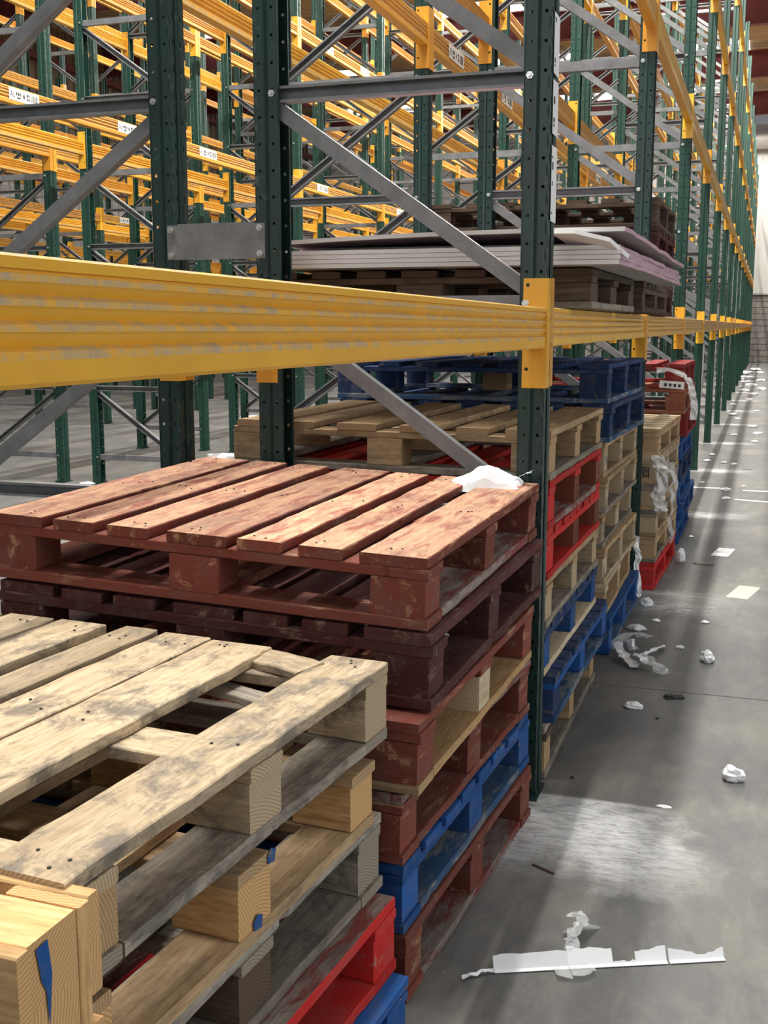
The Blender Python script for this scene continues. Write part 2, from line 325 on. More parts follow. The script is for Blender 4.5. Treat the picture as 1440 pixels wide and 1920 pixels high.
def pallet(label, mname, corner, yaw=0, roll=0, pitch=0, Lx=1.04, W=1.0, H=.148, kind='A', deck=None, top=None, stringer=None,
           block=None, base=None, n=7, group=None, seed=1, skip=(), jag=.002, chip=0.0, bx=.12, by=.10, special=None, T=.021, nn=5,
           nails=False, front=True, name='wooden_pallet', base_wide=.10, brot=False):
    """origin = near right bottom corner; x runs to -Lx, y to +W. kind A: deck boards along Y, kind B: along X"""
    rg = random.Random(seed)
    root = thing(name, label, 'pallet', corner, (R(pitch), R(roll), R(yaw)), group)
    md = M[mname]; mt = M[top] if top else None; ms = M[stringer or mname]; mb = M[block or mname]; mbs = M[base or mname]
    Z = {'base': 0.0, 'block': T, 'str': H - 2 * T, 'deck': H - T}
    sp = special or {}
    # base boards: perimeter
    y0 = base_wide / 2
    for yc in (y0, W - y0):
        link('base_board', board_me(Lx, base_wide, T, mbs, None, jag, nn, seed, 0, chip), root, (-Lx / 2, yc, Z['base']))
    for i, xc in enumerate((-base_wide / 2, -Lx / 2, -Lx + base_wide / 2)):
        m_ = M[sp['base_side']] if (i == 0 and 'base_side' in sp) else mbs
        link('base_board', board_me(W - 2 * base_wide - .002, base_wide, T, m_, None, jag, nn, seed + i, 0, chip), root, (xc, W / 2, Z['base']), (0, 0, R(90)))
    # blocks
    hb = Z['str'] - Z['block']
    for ix, xc in enumerate((-bx / 2, -Lx / 2, -Lx + bx / 2)):
        for iy, yc in enumerate((by / 2, W / 2, W - by / 2)):
            if ('block', ix, iy) in skip: continue
            m_ = M[sp[('block', ix, iy)]] if ('block', ix, iy) in sp else mb
            if brot: link('block', board_me(by - .003, bx - .004, hb - .0006, m_, None, jag * .8, 2, seed + ix + iy, 0, 0), root, (xc + (-.002 if ix == 0 else 0), yc, Z['block'] + .0003), (0, 0, R(90)))
            else: link('block', board_me(bx - .004, by - .003, hb - .0006, m_, None, jag * .8, 2, seed + ix + iy, 0, 0), root, (xc + (-.002 if ix == 0 else 0), yc, Z['block'] + .0003), (0, 0, 0))
    # stringers + deck
    if kind == 'A':
        for iy, yc in enumerate((.05, W / 2, W - .05)):
            if ('str', iy) in skip: continue
            link('stringer_board', board_me(Lx, .098, T - .0006, ms, None, jag, nn, seed + iy, 0, chip), root, (-Lx / 2, yc, Z['str'] + .0003))
        if deck is None:
            ws = [.12 if i in (0, n // 2, n - 1) else .098 for i in range(n)]
            gap = (Lx - sum(ws)) / (n - 1); deck = []; x = 0
            for w_ in ws: deck.append((x, w_)); x += w_ + gap
        for i, d in enumerate(deck):
            if ('deck', i) in skip: continue
            x, w_ = d[0], d[1]; ya, yb = (d[2], d[3]) if len(d) > 2 else (0, W)
            m2 = mt
            link('deck_board', board_me(yb - ya, w_, T, M[d[4]] if len(d) > 4 else md, m2, jag, nn * 2 if nails else nn, seed + i, 0, chip), root,
                 (-x - w_ / 2, (ya + yb) / 2, Z['deck'] + .0004), (0, 0, R(90 + rg.uniform(-.35, .35))))
    else:
        for ix, xc in enumerate((-.05, -Lx / 2, -Lx + .05)):
            link('stringer_board', board_me(W, .098, T - .0006, ms, None, jag, nn, seed + ix, 0, chip), root, (xc, W / 2, Z['str'] + .0003), (0, 0, R(90)))
        w_ = W / n * .82; gap = (W - n * w_) / (n - 1)
        for i in range(n):
            if ('deck', i) in skip: continue
            link('deck_board', board_me(Lx, w_, T, md, mt, jag, nn, seed + i, 0, chip), root,
                 (-Lx / 2 + rg.uniform(-.004, .002), w_ / 2 + i * (w_ + gap), Z['deck'] + .0004), (0, 0, R(rg.uniform(-.25, .25))))
    if nails:
        mb_ = MB()
        xs = [d[0] + d[1] / 2 for d in deck] if kind == 'A' else [.05, Lx / 2, Lx - .05]
        ys = (.05, W / 2, W - .05)
        for x in xs:
            for y in ys:
                for q in range(rg.choice((2, 2, 3))):
                    px = -x + rg.uniform(-.035, .035); py = y + rg.uniform(-.03, .03); r = .0028
                    vv = [(px + r * math.cos(a * math.pi / 3), py + r * math.sin(a * math.pi / 3), z) for z in (H - .001, H + .0022) for a in range(6)]
                    mb_.add(vv, [tuple(range(6, 12))] + [(a, (a + 1) % 6, 6 + (a + 1) % 6, 6 + a) for a in range(6)])
        link('nail_heads', mb_.me('nail_heads', [M['nail']]), root)['kind'] = 'stuff'
    return root

# racking --------------------------------------------------------------------
FD = .87       # frame depth
PH = 6.72
def cell(mb, pt, u0, u1, z0, z1, uc, zc, hu, hz, n8=True):
    """a rectangular cell of sheet with an eight-sided hole; pt(u,z) -> 3D"""
    um, zm = uc, zc
    outer = [(u0, z0), (um, z0), (u1, z0), (u1, zm), (u1, z1), (um, z1), (u0, z1), (u0, zm)]
    k = .707
    inner = [(uc - hu * k, zc - hz * k), (uc, zc - hz), (uc + hu * k, zc - hz * k), (uc + hu, zc), (uc + hu * k, zc + hz * k), (uc, zc + hz), (uc - hu * k, zc + hz * k), (uc - hu, zc)]
    mb.add([pt(*p) for p in outer] + [pt(*p) for p in inner], [(i, (i + 1) % 8, 8 + (i + 1) % 8, 8 + i) for i in range(8)])
def post_me(m, holes=True):
    """upright: slotted web at x=0 (outward +x), flanges run to x=-.075, open towards -x, y 0...09"""
    mb = MB(); p = .075; n = int(PH / p)
    H_ = n * p
    for i in range(n):
        z0, z1 = i * p, (i + 1) * p; zc = (z0 + z1) / 2 - .012
        for (yf, s) in ((0, 1), (.09, -1)):
            for (a, b, off) in ((-.075, -.041, 0.0), (-.034, 0, 0.0)):
                pt = lambda u, z, yf=yf, s=s, off=off: (u, yf + s * off, z)
                cell(mb, pt, a, b, z0, z1, (a + b) / 2, zc, .0048, .0048)
            # shallow groove between the two faces
        for (a, b) in ((0, .036), (.054, .09)):
            cell(mb, lambda u, z: (0, u, z), a, b, z0, z1, (a + b) / 2 + (.004 if a == 0 else -.004), zc + .01, .0032, .013)
    def strip(pts):
        for q in range(len(pts) - 1):
            a, b = pts[q], pts[q + 1]
            mb.add([(a[0], a[1], 0), (b[0], b[1], 0), (b[0], b[1], H_), (a[0], a[1], H_)], [(0, 1, 2, 3)])
    for yf, s in ((0, 1), (.09, -1)):
        strip([(-.041, yf), (-.0395, yf + s * .005), (-.0355, yf + s * .005), (-.034, yf)])
        strip([(-.075, yf), (-.075, yf + s * .014)])
    strip([(0, .036), (-.006, .041), (-.006, .049), (0, .054)])
    me = mb.me('rack_post', [m]); return solidify(me, .0022)
def channel_me(length, web=.046, fl=.034, lip=.008, name='brace'):
    """C section along X from 0 to length, open towards -y"""
    mb = MB(); w2 = web / 2
    pts = [(-fl, -w2 + lip), (-fl, -w2), (0, -w2), (0, w2), (-fl, w2), (-fl, w2 - lip)]
    for a, b in zip(pts, pts[1:]):
        mb.add([(0, a[0], a[1]), (length, a[0], a[1]), (length, b[0], b[1]), (0, b[0], b[1])], [(0, 1, 2, 3)])
    return solidify(mb.me(name, [M['galv']]), .002)
def hexbolt_me():
    mb = MB(); 
    for r, y0, y1 in ((.0105, 0, -.007), (.0055, -.007, -.013)):
        v = [(r * math.cos(a * math.pi / 3), y, r * math.sin(a * math.pi / 3)) for y in (y0, y1) for a in range(6)]
        mb.add(v, [tuple(range(6, 12))] + [(a, (a + 1) % 6, 6 + (a + 1) % 6, 6 + a) for a in range(6)])
    return mb.me('bolt', [M['bolt']])
BOLT = hexbolt_me()
POST = {'green': post_me(M['green']), 'green2': post_me(M['green2'])}
HB = channel_me(FD - .09)
DL = math.hypot(FD - .10, .54); DB = channel_me(DL, .042); DBW = channel_me(DL, .042, -.034)
fpb = MB(); fpb.box(-.085, .008, -.022, .112, 0, .006); fpb.box(-.082, -.002, -.022, -.002, .006, .014)
FOOT = fpb.me('foot_plate', [M['green']])
FRAME_Y = [3.13 + 2.7 * k for k in range(-1, 16)]
NODES = [.24 + .6 * i for i in range(11)]
ORD = ['first', 'second', 'third', 'fourth', 'fifth', 'sixth', 'seventh', 'eighth', 'ninth', 'tenth', 'eleventh', 'twelfth', 'thirteenth', 'fourteenth', 'fifteenth', 'sixteenth', 'seventeenth']
RACKS = [(-.58, 'nearest'), (-1.72, 'second'), (-4.70, 'third'), (-5.86, 'fourth'), (-8.80, 'fifth'), (-9.94, 'sixth'), (-12.90, 'seventh'), (-14.04, 'eighth')]
KMIN = {0: 0, 1: 0, 2: 1, 3: 1, 4: 2, 5: 3, 6: 4, 7: 5}
KMAX = {0: 15, 1: 15, 2: 15, 3: 14, 4: 11, 5: 11, 6: 11, 7: 10}

def frame(ri, k):
    x0, rn = RACKS[ri]; y = 3.13 + 2.7 * k
    which = ORD[k - KMIN[ri]]
    root = thing('rack_upright', 'green upright frame with grey bracing, %s from the camera in the %s rack row' % (which, rn), 'rack frame', (x0, y, 0), group='upright frames of the racking')
    pm = POST['green' if (k < 2 and ri < 2) else 'green2']
    link('post', pm, root, (0, 0, 0))
    link('post', pm, root, (-FD, .09, 0), (0, 0, R(180)))
    link('foot_plate', FOOT, root); link('foot_plate', FOOT, root, (-FD, .09, 0), (0, 0, R(180)))
    hi_left = (ri % 2 == 0)       # the diagonals rise towards the back-to-back side
    top = 11 if not (ri > 3) else 9
    for i, z in enumerate(NODES[:top]):
        web_front = (i % 2 == 0)
        if ri == 0 and k == 0: web_front = z < 1.6
        if web_front: link('horizontal_brace', HB, root, (-.045 - (FD - .09), .028, z), (0, 0, 0), None) if False else link('horizontal_brace', HB, root, (-.045, .014, z), (0, 0, R(180)))
        else: link('horizontal_brace', HB, root, (-.045 - (FD - .09), .050, z))
        if i + 1 < len(NODES):
            xa, xb = -.05, -FD + .05
            za, zb = (z + .03, z + .57) if hi_left else (z + .57, z + .03)
            ang = math.atan2(zb - za, xb - xa)
            wf = ri == 0 or k == 0; link('diagonal_brace', DBW if wf else DB, root, (xa, .026 if wf else .056, za), (0, -ang, 0))
        if ri < 2 and k < 3 or (ri in (2, 3) and k < 4):
            for bx_ in (-.058, -FD + .058): link('bolt', BOLT, root, (bx_, .0, z))
    return root
for ri in range(8):
    for k in range(KMIN[ri], KMAX[ri] + 1): 
        fr_ = frame(ri, k)
        if ri == 0 and k == 0: NEARF = fr_
        if ri == 0 and k == 3: F3 = fr_
        if ri == 0: globals().setdefault('FR0', {})[k] = fr_

# beams
_half = [(0, .004), (0, .023), (0, .030), (-.0085, .0345), (-.002, .045), (0, .047), (0, .052), (-.0085, .0565), (-.002, .066), (0, .068), (0, .073), (-.0085, .0775), (-.002, .086), (0, .088), (0, .094), (-.004, .0945), (-.004, .0975), (0, .098), (0, .1075)]
BPROF = [(-.004, 0)] + _half + [(-.003, .110), (-.047, .110)] + [(-.05 - x, z) for x, z in _half[::-1]] + [(-.046, 0)]
WORN = {i for i in (2, 3, 6, 7, 10, 11, 14, 19, 20)} | {42 - i - 0 for i in (3, 7, 11)}
def beam_me(sx, m, mw_, y0=.093, y1=2.696):
    n = len(BPROF); v = [(sx * x, y, z) for y in (y0, y1) for x, z in BPROF]; f = []; mi = []
    for i in range(n):
        j = (i + 1) % n
        q = (i, j, n + j, n + i) if sx < 0 else (n + i, n + j, j, i)
        f.append(q[::-1]); mi.append(1 if i in WORN else 0)
    f.append(tuple(range(n)) if sx > 0 else tuple(range(n - 1, -1, -1))); f.append(tuple(range(2 * n - 1, n - 1, -1)) if sx > 0 else tuple(range(n, 2 * n))); mi += [0, 0]
    me = mesh('box_beam', v, f, [m, mw_], mi)
    bm = bmesh.new(); bm.from_mesh(me); bmesh.ops.recalc_face_normals(bm, faces=bm.faces); bm.to_mesh(me); bm.free(); return me
def conn_me(sx, end, m):
    """L shaped end connector; end 1 = far end, at y=2.7, end 0 = near end at y=.09"""
    mb = MB(); x1 = .0045; T3 = .003
    yp = 2.6985 if end else .0905
    def leg(pt, u0, u1, uc, holes):
        for r_ in range(4):
            z0 = -.11 + .075 * r_; z1 = z0 + .075
            if r_ in holes:
                zc, hu, hz = holes[r_]; zc += z0
                for d in (0, 1):
                    cell(mb, lambda u, z: pt(u, z, d), u0, u1, z0, z1, uc, zc, hu, hz)
                ring = [(uc + hu * math.cos(a * math.pi / 4), zc + hz * math.sin(a * math.pi / 4)) for a in range(8)]
                mb.add([pt(u, z, 0) for u, z in ring] + [pt(u, z, 1) for u, z in ring], [(a, (a + 1) % 8, 8 + (a + 1) % 8, 8 + a) for a in range(8)])
            else:
                for d in (0, 1): mb.add([pt(u0, z0, d), pt(u1, z0, d), pt(u1, z1, d), pt(u0, z1, d)], [(0, 1, 2, 3)])
        c = [(u0, -.11), (u1, -.11), (u1, .19), (u0, .19)]
        mb.add([pt(u, z, 0) for u, z in c] + [pt(u, z, 1) for u, z in c], [(a, (a + 1) % 4, 4 + (a + 1) % 4, 4 + a) for a in range(4)])
    leg(lambda u, z, d: (sx * u, yp - (T3 * d if end else -T3 * d), z), -.064, x1, -.052, {3: (.057, .0055, .0055), 0: (.052, .0055, .0055)})
    ya, yb = (yp, yp + .043) if end else (yp - .041, yp)
    leg(lambda u, z, d: (sx * (x1 - T3 * d), u, z), ya, yb, (ya + yb) / 2 + (.006 if end else -.006), {i: (.0375, .003, .010) for i in range(4)})
    me = mb.me('end_connector', [m])
    bm = bmesh.new(); bm.from_mesh(me); bmesh.ops.recalc_face_normals(bm, faces=bm.faces); bm.to_mesh(me); bm.free(); return me
BE = {}
for sx in (1, -1):
    BE[sx] = (beam_me(sx, M['yellow'], M['worn']), conn_me(sx, 1, M['yellow']), conn_me(sx, 0, M['yellow']))
BEN = (beam_me(1, M['yellow_near'], M['worn']), conn_me(1, 1, M['yellow_near']), conn_me(1, 0, M['yellow_near']))
LEV = [1.32, 2.79, 4.29, 5.70]
LEVN = ['lowest', 'second', 'third', 'top']
def cproj(x, y, z):
    v = cam.matrix_basis.inverted() @ Vector((x, y, z))
    if v.z > -.05: return None
    return 720 + 2116 * v.x / -v.z, 960 - 2116 * v.y / -v.z, -v.z
cand = []
for ri, (x0, rn) in enumerate(RACKS):
    for side in (0, 1):
        x = x0 if side == 0 else x0 - FD
        for k in range(KMIN[ri] - 1, KMAX[ri]):
            for lv, z in enumerate(LEV):
                y = 3.13 + 2.7 * k
                if k == KMIN[ri] - 1 and ri > 1: continue
                pts = [cproj(x, y + 2.7 * t, z + .05) for t in (.25, .4, .55, .7, .85, 1.0)]
                vis = [p for p in pts if p and -20 < p[0] < 1460 and -20 < p[1] < 1940]
                if not vis: continue
                d = min(p[2] for p in vis); sc = len(vis) / (d * d)
                cand.append((sc, ri, side, k, lv))
cand.sort(reverse=True)
LABELS = []
def beam(ri, side, k, lv):
    x0, rn = RACKS[ri]; sx = 1 if side == 0 else -1
    x = x0 if side == 0 else x0 - FD
    sd = ('right hand' if side == 0 else 'left hand')
    root = thing('rack_crossbar', 'yellow beam, %s level, %s side, %s bay from the camera, %s rack row' % (LEVN[lv], sd, ORD[k - KMIN[ri] + 1], rn), 'rack beam', (x, 3.13 + 2.7 * k, LEV[lv]), group='yellow pallet beams of the racking')
    near = (ri == 0 and side == 0 and k == -1 and lv == 0)
    if near: root.location.z += .0095; root.rotation_euler.x = -.0045
    b_, c1, c0 = BEN if near else BE[sx]
    link('box_beam', b_, root); link('end_connector', c1, root); link('end_connector', c0, root)
    return root
beams = {}
for c in cand[:300]: beams[c[1:]] = beam(*c[1:])
rest = cand[300:]
if rest:
    mb = MB()
    for _, ri, side, k, lv in rest:
        x0 = RACKS[ri][0]; x = x0 if side == 0 else x0 - FD; sx = 1 if side == 0 else -1; y = 3.13 + 2.7 * k; z = LEV[lv]
        n = len(BPROF); v = [(x + sx * px, y + yy, z + pz) for yy in (.093, 2.696) for px, pz in BPROF]
        f = [tuple(q if sx > 0 else q[::-1]) for q in [(i, (i + 1) % n, n + (i + 1) % n, n + i) for i in range(n)]]
        mb.add(v, f)
        for ya, yb in ((2.694, 2.699), (.0905, .094)):
            xs = sorted((x - sx * .064, x + sx * .004)); mb.box(xs[0], xs[1], y + ya, y + yb, z - .11, z + .19)
        xs = sorted((x + sx * .0005, x + sx * .004)); mb.box(xs[0], xs[1], y + 2.699, y + 2.742, z - .11, z + .19); mb.box(xs[0], xs[1], y + .049, y + .0905, z - .11, z + .19)
    o = link('distant_crossbars', mb.me('distant_crossbars', [M['yellow']])); tag(o, 'yellow beams of the racking deep in the background, too far to count', 'beams', None, 'stuff')

# row spacers (galvanised plates bolted across the back-to-back posts)
def spacer(label, x, y, z):
    t = thing('row_spacer', label, 'plate', (x, y, z)); mb = MB()
    w2, h2 = .162, .051
    mb.box(-w2, w2, -.0025, 0, -h2, h2); mb.box(-w2 + .035, w2 - .035, 0, .02, h2 - .002, h2 + .004); mb.box(-w2 + .035, w2 - .035, 0, .02, -h2, -h2 + .002)
    link('plate', mb.me('plate', [M['galv']]), t)
    for sx in (-1, 1):
        for sz in (-1, 1): link('bolt', BOLT, t, (sx * (w2 - .015), -.0025, sz * (h2 - .014)))
spacer('flat galvanised plate with four bolts joining the two near green posts', -1.582, 3.1275, 1.627)
for k, z in ((4, 4.69), (6, 4.70)): spacer('small galvanised plate between third and fourth rack rows, %s frame line' % ORD[k], -5.715, 3.1275 + 2.7 * k, z)

# location labels on beams
def label_me(w_, h_, seed):
    rg = random.Random(seed); mb = MB(); mb.box(0, .0006, 0, w_, 0, h_)
    def bar(a, b, c, d): mb.box(.0006, .0011, a * w_, b * w_, c * h_, d * h_, mi=1)
    def quad(pts): mb.add([(.0011, a * w_, b * h_) for a, b in pts], [(0, 1, 2, 3)], 1)
    quad(((.04, .25), (.055, .25), (.085, .75), (.07, .75))); quad(((.085, .75), (.07, .75), (.10, .25), (.115, .25))); bar(.06, .095, .40, .47)
    bar(.13, .145, .25, .75); bar(.145, .17, .25, .34)
    for q in range(3): bar(.23 + q * .055, .268 + q * .055, .45, .72)
    quad(((.24, .32), (.38, .32), (.35, .18), (.27, .18)))
    quad(((.45, .5), (.485, .22), (.52, .5), (.485, .78)))
    bar(.58, .67, .25, .36); bar(.58, .67, .64, .75); bar(.58, .605, .36, .64); bar(.645, .67, .36, .64)
    y = .73
    while y < .93: t = rg.choice((.008, .014, .02)); bar(y, y + t, .2, .8); y += t + rg.choice((.01, .016))
    return mb.me('location_label', [M['paper'], M['black']])
LM = [label_me(.32, .075, s) for s in range(3)]
def put_labels():
    spots = {(1, 0, 0, 2): (1.6,), (0, 1, 0, 1): (), (2, 0, 1, 1): (.6, 1.9), (2, 0, 2, 1): (.5, 1.8), (2, 0, 3, 1): (.5, 1.8), (2, 0, 4, 1): (.6, 1.8), (2, 0, 2, 2): (.6, 1.8), (2, 0, 3, 2): (.7, 1.9),
             (2, 0, 5, 1): (.7,), (1, 0, 1, 1): (.4, 1.7), (1, 0, 2, 1): (.6, 1.8), (1, 0, 3, 1): (.6,), (1, 0, 4, 1): (.6,), (1, 0, 1, 2): (1.8,), (4, 0, 4, 1): (.5, 1.8), (4, 0, 5, 1): (.6, 1.8), (4, 0, 6, 1): (.6, 1.8), (2, 0, 1, 0): (), (4, 0, 4, 2): (.6,)}
    for key, ys in spots.items():
        if key not in beams: continue
        for i, y in enumerate(ys): link('location_label', LM[i % 3], beams[key], (.0008, y, .028))
put_labels()

# ------------------------------------------------------------------ the building
def struct(name, me, loc=(0, 0, 0)): 
    o = link(name, me, None, loc); o['kind'] = 'structure'; return o
fl = bpy.data.objects.new('floor', None); COL.objects.link(fl); fl['kind'] = 'structure'
ys = [-3.0, 4.28, 10.28, 16.28, 22.28, 28.28, 34.28, 45.2]
for a, b in zip(ys, ys[1:]):
    v, f = boxv(-19, 9, a + .003, b - .003, -.15, 0); link('floor_slab', mesh('floor_slab', v, f, [M['floor']]), fl)
v, f = boxv(-19, 9, -3, 45.2, -.2, -.155); link('joint_filler', mesh('joint_filler', v, f, [M['rubber']]), fl)
WY = 45.0
wb = bpy.data.objects.new('wall_back', None); COL.objects.link(wb); wb['kind'] = 'structure'
mb = MB(); mb.box(-19, 9, WY + .03, WY + .2, 0, 2.52); link('mortar_core', mb.me('mortar_core', [M['mortar']]), wb)
v, f = boxv(-.215, .215, -.03, .03, 0, .205); BLK = mesh('concrete_block', v, f, [M['block_wall']])
for r_ in range(11):
    for c in range(8):
        link('concrete_block', BLK, wb, (-1.6 + c * .45 + (.225 if r_ % 2 else 0), WY + .012, .225 * r_ + .02))
for x in range(-19, 9, 1):
    mb = MB(); mb.box(x, x + .985, WY - .02, WY + .03, 2.54, 8.6)
    for q in range(3): mb.box(x + .1 + q * .33, x + .16 + q * .33, WY - .05, WY - .02, 2.54, 8.6)
    link('cladding_sheet', mb.me('cladding_sheet', [M['clad']]), wb)
mb = MB(); mb.box(-19, 9, WY - .12, WY - .05, 2.50, 2.56); link('drip_trim', mb.me('drip_trim', [M['duct']]), wb)
wl = bpy.data.objects.new('wall_left', None); COL.objects.link(wl); wl['kind'] = 'structure'
for i in range(46):
    y = -2 + i
    mb = MB(); mb.box(-18.05, -18.0, y, y + .985, 0, 5.0)
    for q in range(3): mb.box(-18.0, -17.96, y + .1 + q * .33, y + .16 + q * .33, 0, 5.0)
    link('cladding_sheet', mb.me('cladding_sheet', [M['clad']]), wl)
    mb = MB(); mb.box(-18.05, -18.0, y, y + .985, 5.02, 9.2)
    for q in range(3): mb.box(-18.0, -17.96, y + .1 + q * .33, y + .16 + q * .33, 5.02, 9.2)
    link('upper_cladding_sheet', mb.me('upper_cladding_sheet', [M['clad2']]), wl)
for z in (5.0, 6.6, 8.0):
    mb = MB(); mb.box(-17.96, -17.8, -2, 45, z, z + .16); link('cladding_rail', mb.me('cladding_rail', [M['maroon_steel']]), wl)
# roof
rf = bpy.data.objects.new('ceiling', None); COL.objects.link(rf); rf['kind'] = 'structure'
RY = [5 + 6 * i for i in range(-1, 7)]
for y in RY:
    mb = MB(); mb.box(-19, 9, y - .01, y + .01, 8.28, 8.98); mb.box(-19, 9, y - .12, y + .12, 8.26, 8.29); mb.box(-19, 9, y - .12, y + .12, 8.97, 9.0)
    link('rafter', mb.me('rafter', [M['maroon_steel']]), rf)
for x in range(-18, 9, 3):
    mb = MB(); mb.box(x - .03, x + .03, -3, 45, 9.0, 9.18); link('purlin', mb.me('purlin', [M['duct']]), rf)
def sheet(x0, x1, y0, y1):
    v = []; f = []; n = int((y1 - y0) / .25); k = 0
    for i in range(n):
        y = y0 + i * .25
        for dy, dz in ((0, 0), (.10, 0), (.13, .045), (.22, .045)):
            v += [(x0, y + dy, 9.19 + dz), (x1, y + dy, 9.19 + dz)]
    v += [(x0, y1, 9.19), (x1, y1, 9.19)]
    for i in range(0, len(v) - 2, 2): f.append((i, i + 1, i + 3, i + 2))
    return mesh('roof_sheet', v, f, [M['roof']])
LX = {}
for i in range(9):
    y0 = -4 + 6 * i
    if y0 > 41: break
    for x0, x1 in ((-19, -15.1), (-12.0, -8.6), (-5.5, -3.8), (-.9, .0), (2.9, 9)):
        link('roof_sheet', sheet(x0, x1, y0, y0 + 6), rf)
    for x0, x1 in ((-15.1, -12.0), (-8.6, -5.5), (-3.8, -.9), (0, 2.9)):
        # rooflight in the middle metre of the bay, sheets either side
        link('roof_sheet', sheet(x0, x1, y0, y0 + 2.5), rf); link('roof_sheet', sheet(x0, x1, y0 + 3.75, y0 + 6), rf)
        v, f = boxv(x0, x1, y0 + 2.5, y0 + 3.75, 9.19, 9.22); link('rooflight', mesh('rooflight', v, f, [M['rooflight']]), rf)
mb = MB()
v = [(x, WY - .6 + .35 * math.cos(a * math.pi / 6), 8.0 + .35 * math.sin(a * math.pi / 6)) for x in (-6, 9) for a in range(12)]
mb.add(v, [(a, (a + 1) % 12, 12 + (a + 1) % 12, 12 + a) for a in range(12)]); o = link('ventilation_duct', mb.me('ventilation_duct', [M['duct']], True))
tag(o, 'grey round duct running high along the far wall', 'duct')

# ------------------------------------------------------------------ pallet stacks
G2 = 'red and blue pallets stacked under the near beam'
dk = [(0, .143), (.181, .10), (.318, .101), (.441, .145), (.631, .101), (.766, .104), (.895, .143)]
pallet('red pallet with worn orange deck on top of the stack beside the near post', 'red', (-.609, 2.075, .782), -1.4, 1.9, 1.0, top='redtop', deck=dk, seed=11, nn=8, chip=.007, nails=True, group=G2, brot=True, T=.023, jag=.0022,
       special={'base_side': 'redgrey'}, block='red')
pallet('dark maroon pallet with a thick worn base, second from top under the orange-decked one', 'maroon', (-.600, 2.075, .618), -1.8, 1.7, .9, top='maroon', deck=dk, seed=12, chip=.008, group=G2, brot=True, T=.024, nn=7, base='maroon', H=.158)
pallet('dull red pallet with a cream replacement block, third from top of the near red stack', 'red', (-.605, 2.02, .460), -1.6, 1.0, .3, seed=13, chip=.007, group=G2, brot=True, nn=7, block='red', base='tan', special={('block', 0, 1): 'cream', 'base_side': 'new'}, H=.150)
pallet('dull red pallet with bare grey-red base board, fourth from top of near red stack', 'redgrey', (-.642, 2.02, .308), -3.3, .6, .1, seed=14, chip=.006, group=G2, brot=True, stringer='red', block='red', base='red', nn=7)
pallet('bright blue pallet, second from the floor in the near red stack', 'blue', (-.640, 2.03, .154), -3.4, 0, 0, kind='B', seed=15, chip=.004, group=G2, brot=True, n=8, base='blue', special={'base_side': 'bluegrey'})
pallet('scuffed red pallet standing on the floor under the blue one, beside the aisle', 'red', (-.634, 2.03, .001), -3.6, 0, 0, seed=16, chip=.005, group=G2, brot=True, W=.99, special={'base_side': 'redgrey'})

G1 = 'weathered pallets stacked in the foreground'
dk1 = [(0, .122, 0, .93), (.25, .135, 0, .93), (.393, .112, 0, .94), (.528, .082, .02, .95), (.657, .117, 0, .94), (.787, .12, 0, .94), (.92, .12, 0, .93)]
pallet('pale weathered pallet with a missing deck board, top of the foreground stack', 'pale', (-.724, 1.02, .606), -4.8, 0, 0, Lx=1.04, W=.93, deck=dk1, seed=21, nn=9, chip=.005, nails=True, group=G1, base='grey', T=.022, top='pale', special={('block', 0, 0): 'tan', 'base_side': 'grey'})
pallet('tan pallet with blue paint marks, second from top of the foreground stack', 'tan', (-.728, 1.0, .452), -4.6, 0, 0, Lx=1.04, W=.9, seed=22, nn=7, chip=.009, group=G1, block='new', base='tan', skip=(('deck', 0), ('deck', 2)), special={'base_side': 'tan'})
pallet('grey splintered pallet with wide deck boards, middle of the foreground stack', 'grey', (-.735, .98, .302), -4.5, 0, 0, Lx=1.04, W=.97, seed=23, nn=9, chip=.01, group=G1, block='dark', base='grey', skip=(('deck', 2), ('deck', 4)), special={('block', 0, 2): 'grey', 'base_side': 'grey'})
pallet('bright red pallet with red edge boards, second from floor in the foreground stack', 'bright', (-.70, .95, .152), -4.8, 0, 0, Lx=1.04, W=.97, seed=24, chip=.004, group=G1, kind='A', block='bright', stringer='bright', top='redgrey')
pallet('blue pallet on the floor at the bottom of the foreground stack', 'blue', (-.672, .93, .001), -5.0, 0, 0, Lx=1.04, W=.97, seed=25, group=G1)
pt_ = bpy.data.objects['wooden_pallet.006']
link('broken_deck_board', board_me(.20, .07, .016, M['pale'], None, .004, 5, 3, 0, .012), pt_, (-.20, .875, .130), (R(6), R(-3), R(-24)))['label'] = 'broken pale board remnant'
link('broken_deck_board', board_me(.34, .06, .014, M['grey'], None, .004, 6, 4, 0, .015), pt_, (-.33, .80, .095), (R(-4), R(2), R(-12)))['label'] = 'splintered grey board remnant'
for j_, (y_, z_) in enumerate(((.50, .118), (.455, .03))):
    v = [(.0018, y_ - .012, z_ - .010), (.0018, y_ + .010, z_ - .014), (.0018, y_ + .014, z_ + .006), (.0018, y_ - .002, z_ + .013), (.0018, y_ - .014, z_ + .004)]
    link('paint_mark', mesh('paint_mark', v, [tuple(range(5))], [M['blue']]), bpy.data.objects['wooden_pallet.007'], (-.0002, 0, 0))['label'] = 'small blue paint mark'
